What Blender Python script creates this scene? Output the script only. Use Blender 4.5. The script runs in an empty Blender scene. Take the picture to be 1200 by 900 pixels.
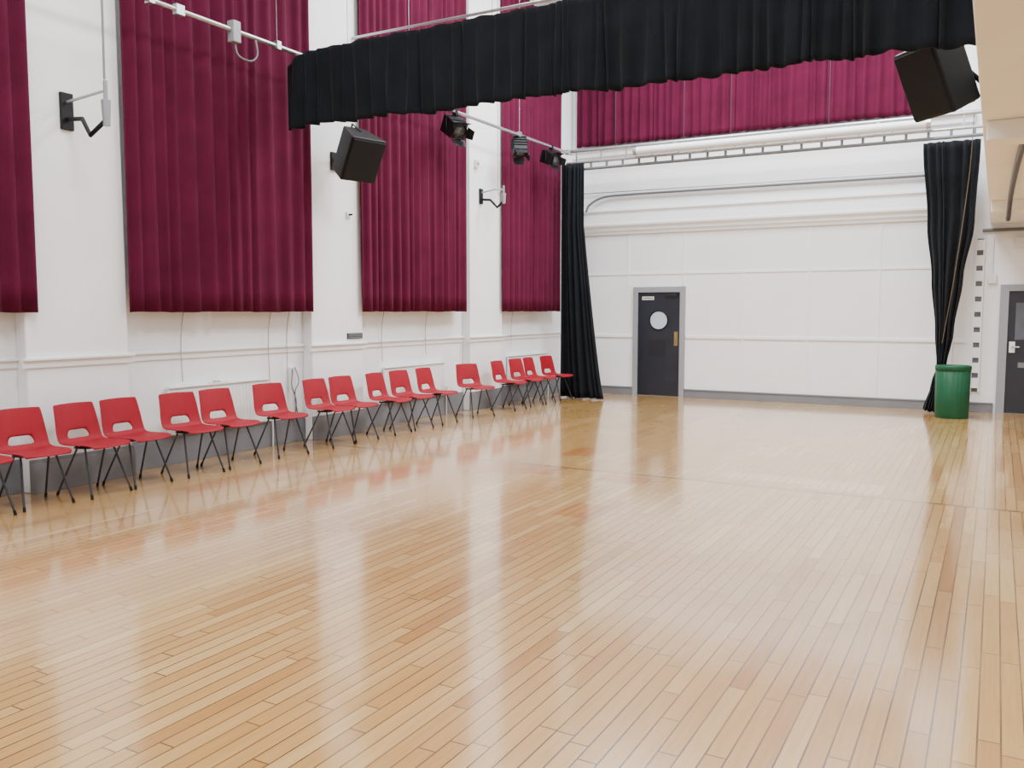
import bpy, math, random
from mathutils import Vector, Matrix, Euler
random.seed(7)
scene = bpy.context.scene
COL = scene.collection

# ---------------------------------------------------------------- materials
def new_mat(name):
    m = bpy.data.materials.new(name); m.use_nodes = True
    nt = m.node_tree
    return m, nt, nt.nodes["Principled BSDF"]

def mat(name, color, rough=0.5, metal=0.0, var=0.06, nscale=6.0, bump=0.0, bscale=40.0, sheen=0.0, spec=0.5, coat=0.0, stint=None):
    m, nt, b = new_mat(name)
    tc = nt.nodes.new("ShaderNodeTexCoord")
    n = nt.nodes.new("ShaderNodeTexNoise"); n.inputs["Scale"].default_value = nscale; n.inputs["Detail"].default_value = 4
    nt.links.new(tc.outputs["Object"], n.inputs["Vector"])
    r = nt.nodes.new("ShaderNodeValToRGB")
    r.color_ramp.elements[0].position = 0.3; r.color_ramp.elements[1].position = 0.7
    r.color_ramp.elements[0].color = tuple(max(0, c*(1-var)) for c in color) + (1,)
    r.color_ramp.elements[1].color = tuple(min(1, c*(1+var)) for c in color) + (1,)
    nt.links.new(n.outputs["Fac"], r.inputs["Fac"])
    nt.links.new(r.outputs["Color"], b.inputs["Base Color"])
    b.inputs["Roughness"].default_value = rough
    b.inputs["Metallic"].default_value = metal
    b.inputs["Specular IOR Level"].default_value = spec
    b.inputs["Sheen Weight"].default_value = sheen
    if stint: b.inputs["Sheen Tint"].default_value = stint + (1,)
    b.inputs["Coat Weight"].default_value = coat
    if bump > 0:
        n2 = nt.nodes.new("ShaderNodeTexNoise"); n2.inputs["Scale"].default_value = bscale; n2.inputs["Detail"].default_value = 5
        nt.links.new(tc.outputs["Object"], n2.inputs["Vector"])
        bp = nt.nodes.new("ShaderNodeBump"); bp.inputs["Strength"].default_value = bump; bp.inputs["Distance"].default_value = 0.01
        nt.links.new(n2.outputs["Fac"], bp.inputs["Height"])
        nt.links.new(bp.outputs["Normal"], b.inputs["Normal"])
    return m

M_WALL = mat("white_plaster", (0.84,0.85,0.87), 0.6, var=0.025, nscale=1.2, bump=0.25, bscale=18)
M_TRIM = mat("white_gloss_paint", (0.85,0.86,0.88), 0.35, var=0.02, nscale=2)
M_CREAM = mat("cream_paint", (0.84,0.83,0.79), 0.55, var=0.03, nscale=1.5, bump=0.1)
M_GREY = mat("grey_gloss_paint", (0.165,0.172,0.19), 0.35, var=0.05, nscale=3)
M_CEIL = mat("ceiling_paint", (0.8,0.8,0.8), 0.8, var=0.02)
M_RED = mat("crimson_velvet", (0.080,0.0055,0.025), 0.85, var=0.15, nscale=3, bump=0.15, bscale=120, sheen=0.10, spec=0.12, stint=(0.75,0.2,0.4))
M_BLACKCLOTH = mat("black_cloth", (0.0065,0.008,0.0105), 0.9, var=0.2, nscale=4, bump=0.15, bscale=120, sheen=0.04, spec=0.12)
M_CHAIR = mat("red_polypropylene", (0.28,0.0055,0.017), 0.62, var=0.05, nscale=9, bump=0.05, bscale=300, spec=0.25)
M_LEG = mat("dark_grey_steel", (0.025,0.027,0.032), 0.4, metal=0.3, var=0.1)
M_RUBBER = mat("black_rubber", (0.006,0.006,0.006), 0.7, spec=0.2)
M_BLACK = mat("black_plastic", (0.007,0.0075,0.009), 0.55, var=0.15, spec=0.25)
M_GRILLE = mat("black_mesh_grille", (0.009,0.010,0.012), 0.65, var=0.3, nscale=200, bump=0.4, bscale=350, spec=0.2)
M_DOOR = mat("charcoal_door_paint", (0.012,0.015,0.024), 0.35, var=0.1, nscale=3)
M_DOORP = mat("charcoal_door_plate", (0.007,0.009,0.014), 0.4, var=0.1, nscale=3)
M_STEEL = mat("galvanised_steel", (0.45,0.46,0.48), 0.35, metal=0.8, var=0.1, nscale=12)
M_BRASS = mat("brass", (0.30,0.21,0.08), 0.45, metal=0.5, var=0.06)
M_WPLAS = mat("white_plastic", (0.76,0.77,0.78), 0.4, var=0.03)
M_GREEN = mat("green_plastic", (0.005,0.070,0.029), 0.5, var=0.1, nscale=5, spec=0.3)
M_GLASS = mat("frosted_pane", (0.45,0.52,0.62), 0.15, var=0.05)
M_RAD = mat("radiator_enamel", (0.80,0.805,0.81), 0.4, var=0.03)
M_CORD = mat("cream_cord", (0.42,0.39,0.35), 0.8)
M_ROPE = mat("tan_rope", (0.10,0.065,0.035), 0.85)
M_GCABLE = mat("grey_conduit", (0.035,0.038,0.042), 0.5)
M_GPIPE = mat("mid_grey_conduit", (0.12,0.13,0.135), 0.45)
M_LENS = mat("lens_glass", (0.10,0.11,0.13), 0.08)

def floor_material():
    m, nt, b = new_mat("maple_strip_floor")
    N = nt.nodes; L = nt.links
    def math_(op, a, bb=None, c=None):
        n = N.new("ShaderNodeMath"); n.operation = op
        for i, v in enumerate((a, bb, c)):
            if v is None: continue
            if isinstance(v, (int, float)): n.inputs[i].default_value = v
            else: L.new(v, n.inputs[i])
        return n.outputs[0]
    tc = N.new("ShaderNodeTexCoord"); sp = N.new("ShaderNodeSeparateXYZ"); L.new(tc.outputs["Object"], sp.inputs[0])
    x, y = sp.outputs[0], sp.outputs[1]
    W, LEN = 0.078, 0.95
    zone = math_('GREATER_THAN', y, 7.9)
    xs = math_('ADD', math_('DIVIDE', x, W), math_('MULTIPLY', zone, 0.37))
    row = math_('FLOOR', xs); fx = math_('FRACT', xs)
    rr = math_('ADD', row, math_('MULTIPLY', zone, 517.0))
    wn = N.new("ShaderNodeTexWhiteNoise"); wn.noise_dimensions = '1D'; L.new(rr, wn.inputs["W"])
    ys = math_('ADD', math_('DIVIDE', y, LEN), math_('MULTIPLY', wn.outputs["Value"], 9.0))
    board = math_('FLOOR', ys); fy = math_('FRACT', ys)
    cb = N.new("ShaderNodeCombineXYZ"); L.new(rr, cb.inputs[0]); L.new(board, cb.inputs[1])
    wn2 = N.new("ShaderNodeTexWhiteNoise"); wn2.noise_dimensions = '3D'; L.new(cb.outputs[0], wn2.inputs["Vector"])
    ramp = N.new("ShaderNodeValToRGB"); cr = ramp.color_ramp
    cr.elements[0].position = 0.0; cr.elements[0].color = (0.43,0.220,0.066,1)
    cr.elements[1].position = 1.0; cr.elements[1].color = (0.62,0.405,0.162,1)
    e = cr.elements.new(0.09); e.color = (0.505,0.288,0.092,1)
    e = cr.elements.new(0.8); e.color = (0.560,0.340,0.116,1)
    L.new(wn2.outputs["Value"], ramp.inputs["Fac"])
    mp = N.new("ShaderNodeMapping"); mp.inputs["Scale"].default_value = (60, 3, 1)
    L.new(tc.outputs["Object"], mp.inputs["Vector"])
    va = N.new("ShaderNodeVectorMath"); va.operation = 'ADD'; L.new(mp.outputs[0], va.inputs[0])
    vs = N.new("ShaderNodeVectorMath"); vs.operation = 'SCALE'; vs.inputs["Scale"].default_value = 20; L.new(wn2.outputs["Color"], vs.inputs[0]); L.new(vs.outputs[0], va.inputs[1])
    gn = N.new("ShaderNodeTexNoise"); gn.inputs["Scale"].default_value = 1.0; gn.inputs["Detail"].default_value = 4; L.new(va.outputs[0], gn.inputs["Vector"])
    gm = N.new("ShaderNodeMapRange"); gm.inputs[1].default_value = 0.3; gm.inputs[2].default_value = 0.7; gm.inputs[3].default_value = 0.90; gm.inputs[4].default_value = 1.07
    L.new(gn.outputs["Fac"], gm.inputs[0])
    pn = N.new("ShaderNodeTexNoise"); pn.inputs["Scale"].default_value = 0.55; pn.inputs["Detail"].default_value = 3; L.new(tc.outputs["Object"], pn.inputs["Vector"])
    pr = N.new("ShaderNodeValToRGB"); pr.color_ramp.elements[0].position = 0.35; pr.color_ramp.elements[0].color = (0.96,0.89,0.81,1)
    pr.color_ramp.elements[1].position = 0.65; pr.color_ramp.elements[1].color = (1.0,1.0,1.0,1); L.new(pn.outputs["Fac"], pr.inputs["Fac"])
    def rect(x0,x1,y0,y1):
        a = math_('MULTIPLY', math_('GREATER_THAN', x, x0), math_('LESS_THAN', x, x1))
        c = math_('MULTIPLY', math_('GREATER_THAN', y, y0), math_('LESS_THAN', y, y1))
        return math_('MULTIPLY', a, c)
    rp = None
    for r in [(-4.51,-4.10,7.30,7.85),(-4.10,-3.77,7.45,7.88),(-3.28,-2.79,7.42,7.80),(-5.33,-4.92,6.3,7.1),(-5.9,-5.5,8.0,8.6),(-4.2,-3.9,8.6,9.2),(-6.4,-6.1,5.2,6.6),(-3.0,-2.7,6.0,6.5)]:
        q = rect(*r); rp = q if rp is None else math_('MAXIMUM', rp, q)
    pale = math_('MAXIMUM', rect(-1.48,-0.82,8.05,8.5), rect(-2.3,-1.48,8.2,8.5))
    darkrow = rect(-0.234,-0.156,-5.0,7.9)
    sx = math_('LESS_THAN', math_('MINIMUM', fx, math_('SUBTRACT', 1.0, fx)), 0.044)
    sy = math_('LESS_THAN', math_('MINIMUM', fy, math_('SUBTRACT', 1.0, fy)), 0.0036)
    sz = math_('LESS_THAN', math_('ABSOLUTE', math_('SUBTRACT', y, 7.9)), 0.022)
    seam = math_('MAXIMUM', math_('MAXIMUM', sx, sy), sz)
    def mix(bt, f, a, c):
        n = N.new("ShaderNodeMix"); n.data_type = 'RGBA'; n.blend_type = bt
        if isinstance(f, float): n.inputs[0].default_value = f
        else: L.new(f, n.inputs[0])
        L.new(a, n.inputs[6])
        if isinstance(c, tuple): n.inputs[7].default_value = c
        else: L.new(c, n.inputs[7])
        return n.outputs[2]
    cg = N.new("ShaderNodeCombineColor"); [L.new(gm.outputs[0], cg.inputs[i]) for i in range(3)]
    c1 = mix('MULTIPLY', 1.0, ramp.outputs["Color"], cg.outputs[0])
    c2 = mix('MULTIPLY', 1.0, c1, pr.outputs["Color"])
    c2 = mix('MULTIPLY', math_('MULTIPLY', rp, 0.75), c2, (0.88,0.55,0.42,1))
    c2 = mix('MIX', math_('MULTIPLY', pale, 0.55), c2, (0.70,0.53,0.28,1))
    c2 = mix('MULTIPLY', math_('MULTIPLY', darkrow, 0.6), c2, (0.72,0.58,0.45,1))
    pn2 = N.new("ShaderNodeTexNoise"); pn2.inputs["Scale"].default_value = 1.3; L.new(tc.outputs["Object"], pn2.inputs["Vector"])
    sd = N.new("ShaderNodeMapRange"); sd.inputs[1].default_value = 0.35; sd.inputs[2].default_value = 0.65; sd.inputs[3].default_value = 0.65; sd.inputs[4].default_value = 1.0
    L.new(pn2.outputs["Fac"], sd.inputs[0])
    sf = math_('MULTIPLY', seam, sd.outputs[0])
    c3 = mix('MIX', sf, c2, (0.09,0.043,0.014,1))
    L.new(c3, b.inputs["Base Color"])
    rg = N.new("ShaderNodeMapRange"); rg.inputs[3].default_value = 0.22; rg.inputs[4].default_value = 0.32
    L.new(pn.outputs["Fac"], rg.inputs[0]); L.new(rg.outputs[0], b.inputs["Roughness"])
    b.inputs["Specular IOR Level"].default_value = 0.5
    b.inputs["Coat Weight"].default_value = 1.0; b.inputs["Coat Roughness"].default_value = 0.11; b.inputs["Coat IOR"].default_value = 1.54
    bp = N.new("ShaderNodeBump"); bp.inputs["Strength"].default_value = 0.15; bp.inputs["Distance"].default_value = 0.002; bp.invert = True
    L.new(seam, bp.inputs["Height"]); L.new(bp.outputs[0], b.inputs["Normal"])
    return m
M_FLOOR = floor_material()

# ---------------------------------------------------------------- mesh helpers
class MB:
    def __init__(s): s.v = []; s.f = []; s.mi = []; s.sm = []
    def add(s, vs, fs, mi=0, smooth=False, mtx=None):
        o = len(s.v)
        for p in vs:
            p = Vector(p)
            if mtx is not None: p = mtx @ p
            s.v.append(p)
        for f in fs: s.f.append([i+o for i in f]); s.mi.append(mi); s.sm.append(smooth)
        return s
    def box(s, lo, hi, mi=0, mtx=None):
        x0,y0,z0 = lo; x1,y1,z1 = hi
        vs = [(x0,y0,z0),(x1,y0,z0),(x1,y1,z0),(x0,y1,z0),(x0,y0,z1),(x1,y0,z1),(x1,y1,z1),(x0,y1,z1)]
        return s.add(vs, [(0,3,2,1),(4,5,6,7),(0,1,5,4),(1,2,6,5),(2,3,7,6),(3,0,4,7)], mi, False, mtx)
    def sweep(s, pts, r, seg=10, mi=0, mtx=None, caps=True):
        pts = [Vector(p) for p in pts]; n = len(pts)
        rs = r if isinstance(r, (list, tuple)) else [r]*n
        vs = []; prev = None
        for i, p in enumerate(pts):
            t = (pts[min(i+1,n-1)] - pts[max(i-1,0)]).normalized()
            if prev is None:
                a = Vector((0,0,1)) if abs(t.z) < 0.9 else Vector((1,0,0))
                u = t.cross(a).normalized()
            else:
                u = (prev - t*prev.dot(t)).normalized()
            prev = u; w = t.cross(u)
            for k in range(seg):
                an = 2*math.pi*k/seg
                vs.append(p + (u*math.cos(an)+w*math.sin(an))*rs[i])
        fs = []
        for i in range(n-1):
            for k in range(seg):
                k2 = (k+1) % seg
                fs.append((i*seg+k, i*seg+k2, (i+1)*seg+k2, (i+1)*seg+k))
        s.add(vs, fs, mi, True, mtx)
        if caps:
            s.add(vs[:seg][::-1], [tuple(range(seg))], mi, False, mtx)
            s.add(vs[-seg:], [tuple(range(seg))], mi, False, mtx)
        return s
    def revolve(s, prof, seg=32, mi=0, mtx=None, mod=None):
        vs = []
        for (r, z) in prof:
            for k in range(seg):
                a = 2*math.pi*k/seg
                rr = r*(mod(a, z) if mod else 1)
                vs.append((rr*math.cos(a), rr*math.sin(a), z))
        fs = []
        for i in range(len(prof)-1):
            for k in range(seg):
                k2 = (k+1) % seg
                fs.append((i*seg+k, i*seg+k2, (i+1)*seg+k2, (i+1)*seg+k))
        return s.add(vs, fs, mi, True, mtx)
    def obj(s, name, mats, parent=None, bevel=0.0, origin=None, center=True, solid=0.0, subsurf=0):
        if not isinstance(mats, (list, tuple)): mats = [mats]
        vs = s.v
        off = Vector((0,0,0))
        if origin is not None: off = Vector(origin)
        elif parent is None and center:
            xs=[p.x for p in vs]; ys=[p.y for p in vs]; zs=[p.z for p in vs]
            off = Vector(((min(xs)+max(xs))/2, (min(ys)+max(ys))/2, min(zs)))
        me = bpy.data.meshes.new(name)
        me.from_pydata([tuple(p-off) for p in vs], [], s.f)
        for m in mats: me.materials.append(m)
        for p, mi, sm in zip(me.polygons, s.mi, s.sm): p.material_index = mi; p.use_smooth = sm
        me.update()
        import bmesh
        bm = bmesh.new(); bm.from_mesh(me)
        if not solid: bmesh.ops.recalc_face_normals(bm, faces=bm.faces)
        bm.to_mesh(me); bm.free()
        o = bpy.data.objects.new(name, me); COL.objects.link(o); o.location = off
        if parent: o.parent = parent
        if bevel:
            md = o.modifiers.new("bevel", 'BEVEL'); md.width = bevel; md.segments = 2; md.limit_method = 'ANGLE'
        if subsurf:
            md = o.modifiers.new("sub", 'SUBSURF'); md.levels = subsurf; md.render_levels = subsurf; md.boundary_smooth = 'PRESERVE_CORNERS'
        if solid:
            md = o.modifiers.new("solid", 'SOLIDIFY'); md.thickness = solid; md.offset = 0
        return o

def empty(name, loc, rotz=0.0):
    e = bpy.data.objects.new(name, None); COL.objects.link(e); e.location = loc; e.rotation_euler = (0,0,rotz)
    e.empty_display_size = 0.1
    return e
def tag(o, label, category, group=None):
    o["label"] = label; o["category"] = category
    if group: o["group"] = group
    return o
def struct(o, label=None, category=None):
    o["kind"] = "structure"
    if label: o["label"] = label
    if category: o["category"] = category
    return o
def bez(pts, n=8):
    P = [Vector(p) for p in pts]; P = [P[0]*2-P[1]] + P + [P[-1]*2-P[-2]]
    out = []
    for i in range(1, len(P)-2):
        for k in range(n):
            t = k/n
            out.append(0.5*((2*P[i]) + (P[i+1]-P[i-1])*t + (2*P[i-1]-5*P[i]+4*P[i+1]-P[i+2])*t*t + (3*P[i]-P[i-1]-3*P[i+1]+P[i+2])*t**3))
    out.append(P[-2]); return out

# ---------------------------------------------------------------- dimensions
XL, XR, YB, YF, ZC = -7.45, 3.0, 15.5, -4.0, 7.5
PF = XL + 0.15   # pilaster face

# shell
struct(MB().box((XL-0.2,YF-0.2,-0.2),(XR+0.2,YB+0.2,0)).obj("floor", M_FLOOR, origin=(0,0,0)), "varnished maple strip floor with fine dark seams", "floor")
struct(MB().box((XL-0.2,YF-0.2,ZC),(XR+0.2,YB+0.2,ZC+0.2)).obj("ceiling", M_CEIL), "plain white hall ceiling", "ceiling")
struct(MB().box((XL-0.2,YF,0),(XL,YB,ZC)).obj("wall_left", M_WALL), "white painted plaster wall with tall curtained bays", "wall")
struct(MB().box((XL-0.2,YB,0),(XR+0.2,YB+0.2,ZC)).obj("wall_back", M_WALL), "white panelled end wall of the hall", "wall")
struct(MB().box((XR,YF,0),(XR+0.2,YB,ZC)).obj("wall_right", M_WALL), "white painted side wall beneath the gallery", "wall")
struct(MB().box((XL-0.2,YF-0.2,0),(XR+0.2,YF,ZC)).obj("wall_front", M_WALL), "white painted wall closing the hall", "wall")

tn = [0]
def trim(mb, label, m=M_TRIM, bevel=0.0):
    tn[0] += 1
    return struct(mb.obj("trim_%d" % tn[0], m, bevel=bevel), label, "trim")

PIL = [(0.8,1.85),(4.47,5.48),(8.05,9.02),(11.70,12.72),(15.28,15.5)]
for a, b_ in PIL:
    trim(MB().box((XL,a,0),(PF,b_,ZC)), "white painted pilaster standing out from the wall", M_WALL, 0.012)
def dado(mb, x, y0, y1):
    mb.box((x-0.005,y0,1.10),(x+0.018,y1,1.165)); mb.box((x-0.005,y0,1.165),(x+0.045,y1,1.19))
prev = YF
mb = MB(); sk = MB()
def skirt(mb, x, y0, y1): mb.box((x-0.005,y0,0),(x+0.02,y1,0.27)); mb.box((x-0.005,y0,0.27),(x+0.012,y1,0.30))
for a, b_ in PIL:
    dado(mb, XL, prev, a); dado(mb, PF, a-0.045, min(b_+0.045,YB)); skirt(sk, XL, prev, a); skirt(sk, PF, a-0.02, min(b_+0.02,YB)); prev = b_
trim(mb, "white dado rail running along the wall", M_TRIM, 0.004)
struct(sk.obj("baseboard_left", M_GREY, bevel=0.004), "tall grey painted skirting board", "baseboard")
bb = MB()
for a, b_ in [(XL,-6.02),(-5.0,0.0),(1.1,XR)]:
    bb.box((a,YB-0.02,0),(b_,YB+0.005,0.13)); bb.box((a,YB-0.03,0.13),(b_,YB+0.005,0.155))
struct(bb.obj("baseboard_back", M_GREY, bevel=0.003), "grey painted skirting board on the end wall", "baseboard")
struct(MB().box((XR-0.02,YF,0),(XR+0.005,YB,0.2)).obj("baseboard_right", M_GREY), "grey painted skirting board", "baseboard")

XW = -0.42
bt = MB()
for x in [-7.28,-6.13,-5.05,-3.95,-2.84,-1.72,-0.62]:
    lo = 2.06 if x in (-6.13,-5.05) else 0.155
    bt.box((x-0.02,YB-0.012,lo),(x+0.02,YB+0.005,3.10))
trim(bt, "thin white vertical panel battens", M_TRIM, 0.002)
trim(MB().box((XL,YB-0.014,2.27),(XW,YB+0.005,2.31)), "thin white horizontal panel batten", M_TRIM, 0.002)
hb = MB(); hb.box((XL,YB-0.02,1.09),(-6.02,YB+0.005,1.14)); hb.box((-5.0,YB-0.02,1.09),(XW,YB+0.005,1.14))
trim(hb, "thin white dado batten across the end wall", M_TRIM, 0.003)
def xprofile(prof, x0, x1):
    m = MB(); n = len(prof)
    vs = [(x0,y,z) for y,z in prof] + [(x1,y,z) for y,z in prof]
    fs = [tuple(range(n)), tuple(range(2*n-1,n-1,-1))] + [(i,(i+1)%n,(i+1)%n+n,i+n) for i in range(n)]
    m.add(vs, fs); return m
prof = [(YB+0.01,3.04),(YB-0.04,3.04),(YB-0.045,3.08),(YB-0.08,3.11),(YB-0.08,3.15),(YB-0.13,3.20),(YB-0.13,3.235),(YB-0.085,3.25),(YB-0.085,3.45),(YB-0.12,3.47),(YB-0.12,3.50),(YB+0.01,3.52)]
trim(xprofile(prof, XL, XW), "deep white moulded cornice on the end wall", M_TRIM)
prof = [(YB+0.01,4.50),(YB-0.05,4.52),(YB-0.06,4.60),(YB-0.10,4.62),(YB-0.10,4.67),(YB+0.01,4.68)]
trim(xprofile(prof, XL, XW), "white sill moulding beneath the high curtains", M_TRIM)

g = MB(); g.box((-0.15,YF,2.94),(XR,YB,3.15)); g.box((-0.15,YF,3.15),(-0.05,YB,4.02))
for y in (2.0, 7.1, 12.2): g.box((-0.12,y,2.80),(XR,y+0.28,2.94))
struct(g.obj("ceiling_gallery", M_CREAM, bevel=0.01), "cream painted gallery with beamed underside", "gallery")

# ---------------------------------------------------------------- curtains
def curtain(name, a, b_, z0, z1, amp, fold, m, seed=0, edge=None, zj=0.012, botamp=1.25, topamp=0.8, nv=22, thick=0.012, sub=10, soft=0.95, ztop=None, zbot=None, big=0.35, wr=(0.45,1.7)):
    rnd = random.Random(seed)
    a = Vector((a[0],a[1])); b_ = Vector((b_[0],b_[1])); L = (b_-a).length; d = (b_-a)/L; nrm = Vector((-d.y,d.x))
    nf = max(2, int(round(L/fold)))
    ws = [rnd.uniform(*wr) for _ in range(nf)]; tot = sum(ws); ws = [w/tot for w in ws]
    mw = 1.0/nf
    am = [min(1.25, 0.35+0.65*w/mw)*rnd.uniform(0.7,1.1) for w in ws]
    k1, k2, k3 = rnd.uniform(0,6), rnd.uniform(0,6), rnd.uniform(0,6)
    cols = []; acc = 0
    for i in range(nf):
        for k in range(sub):
            fr = k/sub
            cols.append((acc+ws[i]*fr, i+fr, am[i]*(1-fr)+am[(i+1)%nf]*fr))
        acc += ws[i]
    cols.append((1.0, nf, am[0]))
    mbx = MB(); vs = []; nc = len(cols)
    for j in range(nv+1):
        t = j/nv
        A = amp*(botamp*(1-t)+topamp*t)
        e0, e1 = edge(t) if edge else (0.0, L)
        for (s, ph, aa) in cols:
            za = z0 + (zbot(s) if zbot else 0); zb = z1 + (ztop(s) if ztop else 0)
            z = za+(zb-za)*t
            w = 2*math.pi*ph
            sn = math.sin(w + 0.4*math.sin(2.3*t+ph*1.7+k1))
            off = A*aa*(math.copysign(abs(sn)**soft, sn)) + A*0.2*math.sin(2.0*w+k2+t*1.5) + A*big*math.sin(ph*0.9+k3+t)
            la = e0+(e1-e0)*s + 0.012*math.sin(ph*2.1+t*3+k1)*math.sin(math.pi*s)
            zz = z + ((zj*math.sin(ph*1.3+k3)+zj*0.6*math.sin(ph*4.1+k1)) if j == 0 else 0)
            p = a + d*la + nrm*off
            vs.append((p.x,p.y,zz))
    fs = [(j*nc+i, j*nc+i+1, (j+1)*nc+i+1, (j+1)*nc+i) for j in range(nv) for i in range(nc-1)]
    mbx.add(vs, fs, 0, True)
    return mbx.obj(name, m, solid=thick)

XC = -7.24
G = "crimson curtains in the tall window bays"
for i,(y0,y1) in enumerate([(1.9,3.18),(3.22,4.56),(5.47,6.72),(6.73,8.02),(8.95,10.09),(10.10,11.5),(12.63,13.73),(13.74,14.83)]):
    o = curtain("window_curtain", (XC,y1),(XC,y0), 1.585, 6.9, 0.030, 0.175, M_RED, seed=10+i, zj=0.003, botamp=1.05, topamp=0.9, wr=(0.65,1.4), soft=1.0)
    tag(o, "tall crimson velvet curtain hanging in deep folds beside a pilaster", "curtain", G)
for i,(x0,x1) in enumerate([(-7.15,-5.62),(-5.61,-4.12),(-4.11,-2.62),(-2.61,-1.1)]):
    o = curtain("window_curtain", (x0,YB-0.16),(x1,YB-0.16), 4.70, 6.95, 0.028, 0.17, M_RED, seed=40+i, zj=0.002, wr=(0.65,1.4), soft=1.0)
    tag(o, "short crimson velvet curtain high on the end wall", "curtain", "crimson curtains on the end wall")

YP = 7.4
def zt(s): return -0.14*max(0.0,1-s/0.05)**2 + 0.006*math.sin(s*90)
def zb_(s): return -0.02*max(0.0,1-s/0.08) + 0.010*math.sin(s*17) - 0.065*s
o = curtain("stage_valance", (-6.98,YP),(-0.2,YP-0.01), 3.625, 4.43, 0.031, 0.15, M_BLACKCLOTH, seed=64, zj=0.009, nv=14, botamp=1.3, topamp=0.4, soft=1.0, ztop=zt, zbot=zb_, big=0.8, wr=(0.35,1.9))
tag(o, "black gathered cloth valance hanging from an overhead pipe", "stage curtain")
o = curtain("stage_curtain", (-7.02,14.36),(-6.1,14.24), 0.02, 4.22, 0.05, 0.11, M_BLACKCLOTH, seed=71, edge=lambda t: (0.0+0.02*t, 0.92-0.42*min(1,t*1.35)**0.8), zj=0.008, nv=30)
tag(o, "long black stage curtain gathered in the hall corner", "stage curtain")
def edge_r(t):
    pts = [(0.0,0.12,0.42),(0.10,0.22,0.40),(0.17,0.29,0.42),(0.30,0.25,0.50),(0.5,0.17,0.60),(0.7,0.08,0.72),(1.0,-0.02,0.76)]
    for i in range(len(pts)-1):
        if t <= pts[i+1][0]:
            f = (t-pts[i][0])/(pts[i+1][0]-pts[i][0]); f = f*f*(3-2*f)
            return (pts[i][1]*(1-f)+pts[i+1][1]*f, pts[i][2]*(1-f)+pts[i+1][2]*f)
    return (0,0.76)
o = curtain("stage_curtain", (-1.08,14.99),(-0.32,14.99), 0.03, 4.17, 0.045, 0.13, M_BLACKCLOTH, seed=75, edge=edge_r, nv=40, sub=12)
tag(o, "black stage curtain drawn in and tucked behind a green bin", "stage curtain")

# ---------------------------------------------------------------- pipes, bars
ZB = 4.42; XBAR = -6.85
def pipe(name, pts, r, m, label, cat, seg=12):
    return tag(MB().sweep(pts, r, seg).obj(name, m), label, cat)
bar = empty("lighting_bar", (XBAR, 4.5, ZB))
tag(bar, "silver tubular lighting bar slung along the curtained wall", "lighting bar")
MB().sweep([(0,-2.5,0),(0,9.95,0)], 0.024, 14).obj("bar_tube", M_STEEL, bar)
for y in (-0.8, 1.0, 2.6, 5.0, 8.0, 9.8):
    c = MB().box((-0.035,y-0.03,-0.035),(0.035,y+0.03,0.05)); c.sweep([(0,y,0.04),(0,y,ZC-ZB)], 0.003, 6)
    c.obj("hanger", M_STEEL, bar, bevel=0.004)
vp = empty("valance_pipe", (-6.80, YP+0.08, 4.415)); tag(vp, "black steel pipe carrying the cloth valance", "pipe")
MB().sweep([(0,0,0),(6.6,0,0)], 0.02, 12).obj("pipe_tube", M_BLACK, vp)
for x in (0.6,2.4,4.6,6.4): MB().sweep([(x,0,0.02),(x,0,ZC-4.415)], 0.003, 6).obj("hanger", M_GPIPE, vp)
pipe("overhead_pipe", [(XL,8.9,5.05),(-0.2,8.9,5.05)], 0.018, M_STEEL, "silver overhead pipe spanning above the valance", "pipe")

# ladder truss
tr = empty("lighting_truss", (-6.98, 14.54, 4.15)); tag(tr, "silver and black ladder truss spanning before the end wall", "truss")
MB().sweep([(0,0,0.33),(6.78,0,0.33)], 0.03, 12).obj("top_tube", M_STEEL, tr)
MB().sweep([(0,0,0.0),(6.78,0,0.0)], 0.026, 12).obj("bottom_tube", M_GPIPE, tr)
MB().sweep([(0,0,0.12),(6.78,0,0.12)], 0.024, 12).obj("middle_tube", M_STEEL, tr)
for i in range(22):
    x = 0.18+i*0.305
    MB().box((x-0.02,-0.012,0.0),(x+0.02,0.012,0.11)).obj("rung", M_GPIPE, tr)
for i in range(14):
    x = 0.2+i*0.48
    MB().box((x-0.012,-0.012,0.12),(x+0.012,0.012,0.33)).obj("strut", M_STEEL, tr)
for x in (0.10,0.95,2.2,3.0,4.55,6.4): MB().sweep([(x,0.0,0.35),(x,0.0,ZC-4.15)], 0.004, 6).obj("hanger", M_GCABLE, tr)
sc = empty("projection_screen", (-5.6, 14.42, 4.36)); tag(sc, "white roller projection screen casing strapped to the truss", "projection screen")
MB().sweep([(0,0,0),(4.6,0,0)], 0.068, 20).obj("casing", M_WPLAS, sc)
for x in (0.0,4.6): MB().sweep([(x-0.03,0,0),(x+0.03,0,0)], 0.076, 16).obj("end_cap", M_STEEL, sc)
for x in (0.7,3.9): MB().box((x-0.02,-0.02,0.055),(x+0.02,0.14,0.09)).obj("strap", M_STEEL, sc)
pipe("overhead_pipe", [(-7.1,14.9,4.56),(-0.15,14.9,4.56)], 0.026, M_STEEL, "silver overhead pipe running behind the ladder truss", "pipe")

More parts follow.
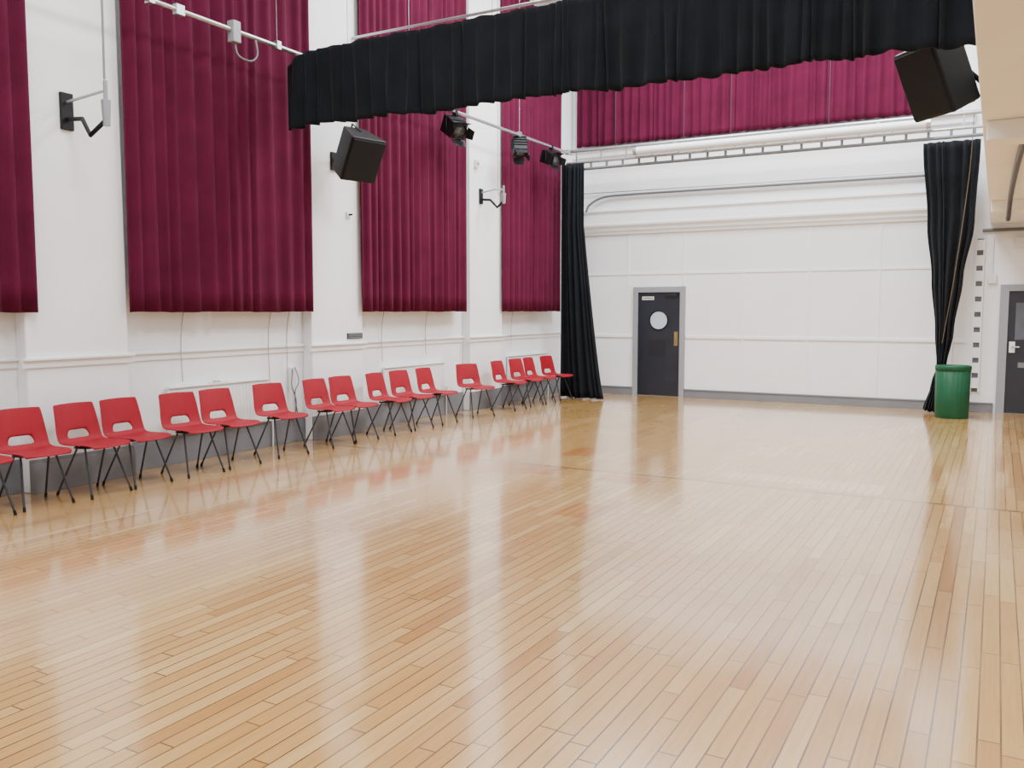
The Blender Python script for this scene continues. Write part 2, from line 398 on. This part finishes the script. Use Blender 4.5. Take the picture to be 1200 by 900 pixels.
pipe("wall_conduit", bez([(-6.95,YB-0.16,3.48),(-6.88,YB-0.13,3.62),(-6.6,YB-0.07,3.75),(-6.0,YB-0.06,3.77)],8)+[Vector((XW,YB-0.06,3.74))], 0.022, M_GPIPE, "grey cable conduit clipped across the end wall", "conduit")
pipe("wall_conduit", [(XL+0.02,YB-0.05,3.84),(XW,YB-0.05,3.80)], 0.010, M_STEEL, "thin pale cable stretched along the end wall", "conduit")
hz = bez([(0.13,7.6,2.90),(0.10,9.0,2.89),(0.08,11.0,2.88),(0.07,12.0,2.74),(0.07,12.6,2.74),(0.08,13.3,2.88),(0.08,14.4,2.90)],24)
pipe("soffit_cable", hz, [0.022+0.005*(i%2) for i in range(len(hz))], M_GCABLE, "dark corrugated cable hose along the gallery underside", "cable")

# ---------------------------------------------------------------- chairs
def build_chair():
    e = empty("stacking_chair", (0,0,0))
    H = 0.45
    cols = [-1,-0.95,-0.82,-H,-0.24,0,0.24,H,0.82,0.95,1]
    S = [(0.228,0.424,0.180),(0.222,0.439,0.195),(0.20,0.448,0.206),(0.12,0.450,0.214),(0.04,0.445,0.218),(-0.05,0.439,0.220),(-0.12,0.436,0.220),(-0.165,0.443,0.220)]
    Bk = [(-0.165,0.443,0.220),(-0.190,0.458,0.220),(-0.204,0.482,0.220),(-0.218,0.520,0.219),(-0.230,0.553,0.217),(-0.246,0.625,0.211),(-0.262,0.68,0.206),(-0.276,0.735,0.201),(-0.289,0.776,0.196),(-0.293,0.784,0.188)]
    def shell(P, back):
        m = MB(); vs = []
        for r,(x,z,w) in enumerate(P):
            for v in cols:
                if back:
                    k = r/(len(P)-1)
                    vv = v
                    if abs(v) == H:
                        vv = v*{2:1.14,3:1.06,4:0.86}.get(r,1.0)
                    vs.append((x+0.030*v*v*min(1,0.35+k), vv*w, z+0.016*abs(v)**3*(1-k)**2 - (0.004*v*v if r==len(P)-1 else 0)))
                else:
                    k = r/(len(P)-1)
                    vs.append((x+0.0105*v*v*k**3 - (0.02*v*v)*(1-k)**4, v*w, z+0.016*abs(v)**3*k))
        n = len(cols)
        fs = []
        for r in range(len(P)-1):
            for c in range(n-1):
                if back and r in (2,3) and 3 <= c <= 6: continue
                fs.append((r*n+c, r*n+c+1, (r+1)*n+c+1, (r+1)*n+c))
        m.add(vs, fs, 0, True)
        return m
    parts = []
    parts.append(shell(S, False).obj("seat", M_CHAIR, e, solid=0.007, subsurf=2))
    parts.append(shell(Bk, True).obj("backrest", M_CHAIR, e, solid=0.007, subsurf=2))
    fr = MB()
    for s in (-1,1):
        fr.sweep(bez([(0.10,s*0.10,0.427),(0.08,s*0.138,0.424),(0.0,s*0.145,0.420),(-0.08,s*0.138,0.417),(-0.10,s*0.10,0.420)],5), 0.009, 8)
    fr.sweep([(0.06,-0.135,0.424),(0.06,0.135,0.424)], 0.009, 8); fr.sweep([(-0.06,-0.135,0.417),(-0.06,0.135,0.417)], 0.009, 8)
    parts.append(fr.obj("frame", M_LEG, e))
    for sx in (1,-1):
        for sy in (1,-1):
            m = MB()
            top = (0.05 if sx>0 else -0.045, sy*0.142, 0.42); bot = (0.185 if sx>0 else -0.235, sy*0.20, 0.025)
            m.sweep([top, bot], 0.009, 10)
            d = (Vector(bot)-Vector(top)).normalized()
            end = Vector(bot)+d*0.02
            m.sweep([Vector(bot)-d*0.012, Vector((end.x,end.y,0.0))], 0.012, 10, 1)
            parts.append(m.obj("leg", [M_LEG, M_RUBBER], e))
    return e, parts
CH = [3.74,4.24,4.77,5.23,5.84,6.34,7.08,7.86,8.34,9.03,9.55,10.16,11.16,12.18,12.84,13.32,13.93]
ROT = [-3,-4,4,2,-5,-2,-8,2,-3,5,-2,3,-22,2,-4,3,-6]
base, parts = build_chair()
for i,(y,r) in enumerate(zip(CH,ROT)):
    if i == 0: e = base
    else:
        e = base.copy(); COL.objects.link(e)
        for p in parts:
            q = p.copy(); q.parent = e; COL.objects.link(q)
    e.location = (-6.86+random.uniform(-0.02,0.03), y, 0); e.rotation_euler = (0,0,math.radians(r))
    tag(e, "red plastic stacking chair with slotted back on dark tubular legs", "chair", "red chairs lined along the wall")

# ---------------------------------------------------------------- doors
M_GREY_L = mat("mid_grey_gloss", (0.27,0.28,0.305), 0.35, var=0.03)
def door_one():
    e = empty("door_1", (-5.51,YB,0)); struct(e, "charcoal hall door with round window in a grey frame", "door")
    f = MB(); f.box((-0.505,-0.05,0),(-0.41,0.0,1.94)); f.box((0.41,-0.05,0),(0.505,0.0,1.94)); f.box((-0.505,-0.05,1.94),(0.505,0.0,2.04))
    f.obj("door_frame", M_GREY_L, e)
    p = MB().box((-0.41,-0.022,0.01),(0.41,0.0,1.94)); p.obj("door_panel", M_DOOR, e, bevel=0.003)
    mt = Matrix.Translation((0.0,-0.022,1.42)) @ Matrix.Rotation(math.pi/2,4,'X')
    MB().revolve([(0.165,0.0),(0.165,0.014),(0.185,0.014),(0.185,0.0)],40,0,mt).obj("window_ring", M_BLACK, e)
    g = MB().revolve([(0.0001,0.006),(0.167,0.006)],40,0,mt); g.obj("window_glass", M_GLASS, e)
    MB().box((0.30,-0.030,0.95),(0.37,-0.022,1.21)).obj("push_plate", M_BRASS, e, bevel=0.002)
    h = MB(); h.sweep([(0.335,-0.03,1.0),(0.335,-0.06,1.02),(0.335,-0.06,1.15),(0.335,-0.03,1.17)],0.007,8); h.obj("handle", M_BRASS, e)
    MB().box((-0.2,-0.025,0.74),(0.15,-0.022,1.06)).obj("lower_panel", M_DOORP, e)
    s = MB().box((-0.33,-0.027,1.80),(-0.10,-0.022,1.86))
    for k in range(7): s.box((-0.315+k*0.03,-0.029,1.815),(-0.297+k*0.03,-0.027,1.845),1)
    s.obj("name_plate", [M_WPLAS, M_BLACK], e)
    c = MB(); c.box((0.15,-0.06,1.86),(0.36,-0.022,1.91)); c.obj("door_closer", M_DOORP, e, bevel=0.004)
def door_two():
    e = empty("door_2", (0.56,YB,0)); struct(e, "dark hall door with a viewing panel in a grey frame", "door")
    f = MB(); f.box((-0.53,-0.05,0),(-0.41,0.0,1.90)); f.box((0.41,-0.05,0),(0.53,0.0,1.90)); f.box((-0.53,-0.05,1.90),(0.53,0.0,2.0))
    f.obj("door_frame", M_GREY_L, e)
    MB().box((-0.41,-0.022,0.01),(0.41,0.0,1.90)).obj("door_panel", M_DOOR, e, bevel=0.003)
    MB().box((-0.31,-0.028,1.15),(-0.06,-0.022,1.72)).obj("window_glass", M_LENS, e, bevel=0.002)
    MB().box((-0.38,-0.032,0.95),(-0.30,-0.022,1.12)).obj("lock_plate", M_WPLAS, e, bevel=0.002)
    MB().sweep([(-0.34,-0.03,1.04),(-0.34,-0.07,1.04),(-0.24,-0.07,1.04)],0.01,8).obj("handle", M_STEEL, e)
    MB().box((-0.25,-0.028,0.72),(-0.10,-0.022,0.80)).obj("notice_plate", M_GREY, e)
door_one(); door_two()

# ---------------------------------------------------------------- bin
e = empty("waste_bin", (-0.54,14.50,0)); tag(e, "tall ribbed green plastic waste bin beside the tied curtain", "bin")
def rib(a,z): return 1+0.012*math.cos(24*a)
MB().revolve([(0.001,0.0),(0.222,0.0),(0.228,0.01),(0.238,0.74),(0.230,0.745),(0.20,0.02),(0.001,0.02)],96,0,None,rib).obj("body", M_GREEN, e)
MB().revolve([(0.236,0.71),(0.245,0.712),(0.248,0.77),(0.240,0.785),(0.230,0.785),(0.228,0.71),(0.236,0.71)],64).obj("rim", M_GREEN, e)

# ---------------------------------------------------------------- speakers
def speaker(loc, rot, w, h, d, armto, label):
    e = empty("loudspeaker", loc); tag(e, label, "speaker")
    R = Euler(rot).to_matrix().to_4x4()
    def cab(dd, wf, wb, hh, x0=0.0):
        vs = [(x0,-wf/2,-hh/2),(x0,wf/2,-hh/2),(x0,wf/2,hh/2),(x0,-wf/2,hh/2),(x0-dd,-wb/2,-hh/2),(x0-dd,wb/2,-hh/2),(x0-dd,wb/2,hh/2),(x0-dd,-wb/2,hh/2)]
        return vs, [(0,1,2,3),(5,4,7,6),(4,0,3,7),(1,5,6,2),(3,2,6,7),(4,5,1,0)]
    v,f = cab(d, w, w*0.62, h); MB().add(v,f,0,False,R).obj("cabinet", M_BLACK, e, bevel=0.02)
    v,f = cab(0.02, w-0.04, w-0.04, h-0.05, 0.012); MB().add(v,f,0,False,R).obj("grille", M_GRILLE, e, bevel=0.008)
    y = MB()
    A = R @ Vector((-d*0.6, 0, h/2)); B = R @ Vector((-d*0.6, 0, -h/2)); C = R @ Vector((-d-0.05,0,h/2+0.02)); D = R @ Vector((-d-0.05,0,-h/2-0.02))
    y.sweep([A, C, D, B], 0.012, 8)
    arm = Vector(armto)-Vector(loc); mid = (C+D)/2
    y.sweep([mid, arm], 0.02, 8)
    y.box((arm.x-0.015,arm.y-0.06,arm.z-0.11),(arm.x+0.015,arm.y+0.06,arm.z+0.11))
    y.obj("wall_bracket", M_BLACK, e)
    return e
speaker((-6.64,8.28,3.37), (0, math.radians(30), math.radians(-16)), 0.50, 0.54, 0.38, (PF+0.015,8.50,3.45), "black loudspeaker tilted down from a pilaster bracket")
speaker((-0.60,7.86,3.42), (0, math.radians(25), math.radians(224)), 0.46, 0.58, 0.36, (-0.165,8.12,3.42), "large black loudspeaker tilted down beneath the valance end")

# brackets
def bracket(loc, label, s=1.0):
    e = empty("wall_bracket", loc); tag(e, label, "bracket")
    MB().box((0,-0.045*s,-0.12*s),(0.03,0.045*s,0.12*s)).obj("mounting_plate", M_BLACK, e, bevel=0.006)
    MB().sweep([(0.02,0,0.06*s),(0.25*s,0.05*s,0.10*s),(0.44*s,-0.02*s,0.08*s)],0.014,8).obj("upper_arm", M_STEEL, e)
    MB().sweep([(0.02,0,-0.05*s),(0.20*s,-0.02*s,-0.07*s),(0.36*s,-0.08*s,-0.20*s),(0.44*s,-0.02*s,-0.10*s)],0.02,8).obj("lower_arm", M_BLACK, e)
    h = MB(); h.sweep([(0.44*s,-0.02*s,-0.14*s),(0.44*s,-0.02*s,0.02*s)],[0.03,0.04],12); h.sweep([(0.44*s,-0.02*s,0.0),(0.44*s,-0.02*s,0.14*s)],0.018,10)
    h.obj("swivel_head", M_GREY_L, e)
bracket((PF,4.93,3.36), "empty black and steel articulated wall bracket on a pilaster", 1.35)
bracket((PF,12.02,3.42), "empty black articulated wall bracket beside a vertical conduit")
pipe("hanging_cable", bez([(PF+0.59,4.90,3.56),(PF+0.57,4.92,4.2),(PF+0.55,4.93,4.8),(PF+0.55,4.93,6.0)],6), 0.010, M_GREY, "pale cable dropping to the empty wall bracket", "cable")
pipe("wall_conduit", [(PF+0.02,12.58,3.55),(PF+0.02,12.58,ZC)], 0.018, M_WPLAS, "white vertical conduit on a pilaster face", "conduit")

# ---------------------------------------------------------------- spotlights on the bar
def spot(y, tilt, yaw, s, label):
    e = empty("stage_spotlight", (XBAR,y,ZB)); tag(e, label, "stage light")
    c = MB().box((-0.03,-0.03,-0.05),(0.03,0.03,0.035)); c.sweep([(0,0,-0.03),(0,0,-0.10)],0.008,8); c.obj("clamp", M_BLACK, e, bevel=0.004)
    Rz = Matrix.Rotation(yaw,4,'Z')
    MB().sweep([(0,-0.13*s,-0.22*s),(0,-0.13*s,-0.07*s),(0,0.13*s,-0.07*s),(0,0.13*s,-0.22*s)],0.009,8,0,Rz).obj("yoke", M_BLACK, e)
    Mx = Rz @ Matrix.Translation((0,0,-0.20*s)) @ Matrix.Rotation(tilt,4,'Y')
    b_ = MB().box((-0.17*s,-0.105*s,-0.10*s),(0.10*s,0.105*s,0.10*s),0,Mx)
    for k in range(4): b_.box((-0.15*s+k*0.05*s,-0.115*s,-0.07*s),(-0.13*s+k*0.05*s,0.115*s,0.115*s),0,Mx)
    b_.obj("housing", M_BLACK, e, bevel=0.006)
    MX = Mx @ Matrix.Rotation(math.pi/2,4,'Y')
    MB().revolve([(0.001,0.11*s),(0.085*s,0.105*s),(0.085*s,0.095*s)],24,0,MX).obj("lens", M_LENS, e)
    MB().revolve([(0.09*s,0.09*s),(0.10*s,0.13*s),(0.088*s,0.13*s),(0.08*s,0.09*s)],24,0,MX).obj("lens_ring", M_BLACK, e)
    for k in range(4):
        q = Mx @ Matrix.Translation((0.12*s,0,0)) @ Matrix.Rotation(k*math.pi/2,4,'X') @ Matrix.Translation((0,0,0.10*s)) @ Matrix.Rotation(math.radians(-25),4,'Y')
        w = 0.10 if k % 2 == 0 else 0.07
        MB().add([(0,-w*s,0),(0,w*s,0),(0.11*s,w*0.8*s,0),(0.11*s,-w*0.8*s,0)],[(0,1,2,3)],0,False,q).obj("barn_door", M_BLACK, e, solid=0.004)
spot(10.60, math.radians(30), math.radians(-25), 1.15, "black theatre spotlight with open barn doors on the bar")
spot(12.50, math.radians(60), math.radians(-50), 1.0, "black theatre spotlight aimed steeply down from the bar")
spot(13.65, math.radians(20), math.radians(-20), 1.0, "black theatre spotlight beside the tall black curtain")
spot(7.72, math.radians(10), math.radians(60), 0.6, "small black lamp clamped beside the valance end")
e = empty("socket_box", (XBAR,6.5,ZB)); tag(e, "small metal socket box with looped cable on the bar", "socket box")
MB().box((-0.045,-0.05,-0.12),(0.045,0.05,0.09)).obj("box", M_GREY_L, e, bevel=0.006)
MB().sweep(bez([(0,0.0,-0.11),(0.02,0.03,-0.24),(0.06,0.16,-0.27),(0.05,0.26,-0.18),(0.02,0.27,-0.03)],6),0.010,8).obj("cable", M_GPIPE, e)
e = empty("socket_box", (XBAR,5.82,ZB)); tag(e, "small metal clamp box fixed on the lighting bar", "socket box")
MB().box((-0.03,-0.05,-0.05),(0.03,0.05,0.05)).obj("box", M_STEEL, e, bevel=0.006)

# ---------------------------------------------------------------- radiators
def radiator(y0,y1,z0,z1,label):
    e = empty("radiator", (XL,(y0+y1)/2,0)); tag(e, label, "radiator"); h=(y1-y0)/2
    p = MB(); n=int((y1-y0)/0.05)
    p.box((0.03,-h,z0),(0.055,h,z1))
    for k in range(n):
        y=-h+0.025+k*(2*h-0.05)/max(1,n-1); p.box((0.05,y-0.018,z0+0.03),(0.060,y+0.018,z1-0.03))
    p.obj("panel", M_RAD, e, bevel=0.004)
    MB().box((0.015,-h,z1),(0.075,h,z1+0.012)).obj("top_grille", M_RAD, e)
    v = MB(); v.sweep([(0.04,h+0.0,z0+0.05),(0.04,h+0.07,z0+0.05),(0.04,h+0.07,0.0)],0.009,8); v.sweep([(0.04,h+0.07,z0+0.02),(0.04,h+0.07,z0+0.10)],0.02,10); v.obj("valve", M_WPLAS, e)
    MB().box((0,-h+0.1,z0+0.1),(0.035,-h+0.14,z1-0.05)).obj("mounting_bracket", M_RAD, e)
    MB().box((0,h-0.14,z0+0.1),(0.035,h-0.10,z1-0.05)).obj("mounting_bracket", M_RAD, e)
radiator(6.0,7.4,0.32,0.80,"white panel radiator on the wall behind red chairs")
radiator(9.6,11.1,0.32,0.80,"white panel radiator behind red chairs and a pull cord")
radiator(13.1,14.6,0.32,0.80,"white panel radiator beside the tall black curtain")
o = MB(); o.box((XL+0.02,6.55,0.813),(XL+0.075,6.78,0.826)); o.box((XL+0.03,6.60,0.826),(XL+0.065,6.68,0.838),1)
tag(o.obj("folded_paper", [M_WPLAS, M_GREY_L]), "folded papers lying on the radiator top", "paper")

e = empty("cable_trunking", (XL+0.0,7.82,0.3)); tag(e, "white vertical trunking with loose cables beside a pilaster", "trunking")
MB().box((0,-0.045,0),(0.05,0.045,0.62)).obj("trunk_cover", M_WPLAS, e, bevel=0.004)
MB().sweep(bez([(0.06,-0.02,0.6),(0.08,-0.06,0.4),(0.06,0.03,0.2),(0.06,-0.01,-0.1)],6),0.007,8).obj("cable", M_GPIPE, e)
MB().sweep(bez([(0.06,0.02,0.62),(0.09,0.05,0.45),(0.07,0.0,0.3),(0.07,0.05,0.0)],6),0.006,8).obj("cable", M_GPIPE, e)

for (y,z,x) in [(6.18,0.86,XL+0.03),(7.42,0.7,XL+0.03),(7.72,0.62,XL+0.03),(9.55,0.9,XL+0.03),(10.6,0.95,XL+0.03),(13.2,1.0,XL+0.03)]:
    tag(MB().sweep(bez([(x+0.1,y,1.7),(x+0.03,y+0.01,1.45),(x+0.03,y-0.01,1.2),(x+0.03,y,z)],5),0.006,6).obj("curtain_cord", M_CORD), "thin pull cord hanging below a crimson curtain", "cord", "curtain pull cords")

def fitting(name, lo, hi, m, label, cat):
    e = empty(name, ((lo[0]+hi[0])/2,(lo[1]+hi[1])/2,lo[2])); tag(e, label, cat); c = Vector(e.location)
    MB().box(tuple(Vector(lo)-c), tuple(Vector(hi)-c)).obj("cover", m, e, bevel=0.004)
    return e
e = fitting("wall_vent", (PF,8.70,1.235),(PF+0.02,9.0,1.31), M_GCABLE, "small dark louvred vent just above the dado rail", "vent")
for k in range(3): MB().box((0.008,-0.14,0.012+k*0.022),(0.016,0.14,0.022+k*0.022)).obj("louvre", M_GREY, e)
e = fitting("wall_socket", (PF,8.72,2.78),(PF+0.02,8.80,2.86), M_WPLAS, "small white cable socket on the pilaster face", "socket")
MB().sweep([(0.01,0,0.04),(0.06,0,0.04)],0.012,8).obj("plug", M_BLACK, e)
e = fitting("thermostat", (PF,11.83,3.85),(PF+0.05,11.91,3.97), M_WPLAS, "small white thermostat box on a white pilaster", "thermostat")
MB().sweep([(0.02,0,0.06),(0.035,0,0.06)],0.02,12).obj("dial", M_GREY, e)
e = fitting("junction_box", (-0.15,YB-0.05,2.02),(-0.03,YB,2.16), M_WPLAS, "white junction box on the end wall near a door", "junction box")
MB().sweep([(0,0,0.14),(0,0,0.7)],0.008,8).obj("cable", M_WPLAS, e)
e = fitting("emergency_light", (0.2,YB-0.08,2.56),(0.52,YB,2.72), M_WPLAS, "white emergency light box above a dark door", "emergency light")
MB().box((-0.14,-0.05,0.02),(0.14,-0.04,0.14)).obj("diffuser", M_WPLAS, e)
pipe("wall_conduit", [(-0.25,YB-0.04,2.84),(XR,YB-0.04,2.84)], 0.025, M_GPIPE, "dark pipe running beneath the gallery edge", "conduit")
e = empty("cable_ladder", (-0.27,YB,0.32)); tag(e, "narrow white cable ladder fixed upright on the wall", "cable ladder")
MB().box((-0.05,-0.012,0),(0.05,0.0,2.4)).obj("backing_strip", M_GPIPE, e)
for s in (-1,1): MB().box((s*0.055-0.01,-0.05,0),(s*0.055+0.01,0,2.4)).obj("side_rail", M_TRIM, e)
for k in range(10): MB().box((-0.045,-0.045,0.06+k*0.24),(0.045,-0.02,0.22+k*0.24)).obj("rung", M_TRIM, e)
tag(MB().sweep(bez([(-0.42,14.87,4.54),(-0.45,14.80,3.6),(-0.58,14.80,2.2),(-0.72,14.84,1.1)],6),0.007,6).obj("tie_rope", M_ROPE), "thin tan rope hanging over the black curtain", "rope")

# ---------------------------------------------------------------- lights
def area(name, loc, sx, sy, power, col=(0.92,0.96,1.0), rot=(0,0,0)):
    l = bpy.data.lights.new(name,'AREA'); l.shape='RECTANGLE'; l.size=sx; l.size_y=sy; l.energy=power; l.color=col
    o = bpy.data.objects.new(name,l); COL.objects.link(o); o.location=loc; o.rotation_euler=rot; return o
for x,k in ((-5.0,0.9),(-1.8,1.15)):
    for y,p in ((-1.5,200),(3.5,240),(9.6,300),(12.8,400)):
        area("ceiling_lamp", (x,y,7.2), 1.6, 1.6, p*k)
area("gallery_fill", (1.5,3.0,2.75), 0.5, 6.0, 60)  # added fill, no modelled fixture: gallery blocks overhead light from the floor here
area("gallery_fill", (1.5,11.0,2.75), 0.5, 5.0, 100)  # second added fill under the gallery, towards the end wall
w = bpy.data.worlds.new("World"); scene.world = w; w.use_nodes = True
w.node_tree.nodes["Background"].inputs[0].default_value = (0.8,0.85,1,1); w.node_tree.nodes["Background"].inputs[1].default_value = 0.3

# ---------------------------------------------------------------- camera
cam = bpy.data.cameras.new("camera"); cam.sensor_width = 36; cam.lens = 30.42; cam.clip_start = 0.05
co = bpy.data.objects.new("camera", cam); COL.objects.link(co)
co.location = (0,0,1.6)
co.rotation_euler = (math.radians(90-4.85), 0, math.radians(29.2))
scene.camera = co
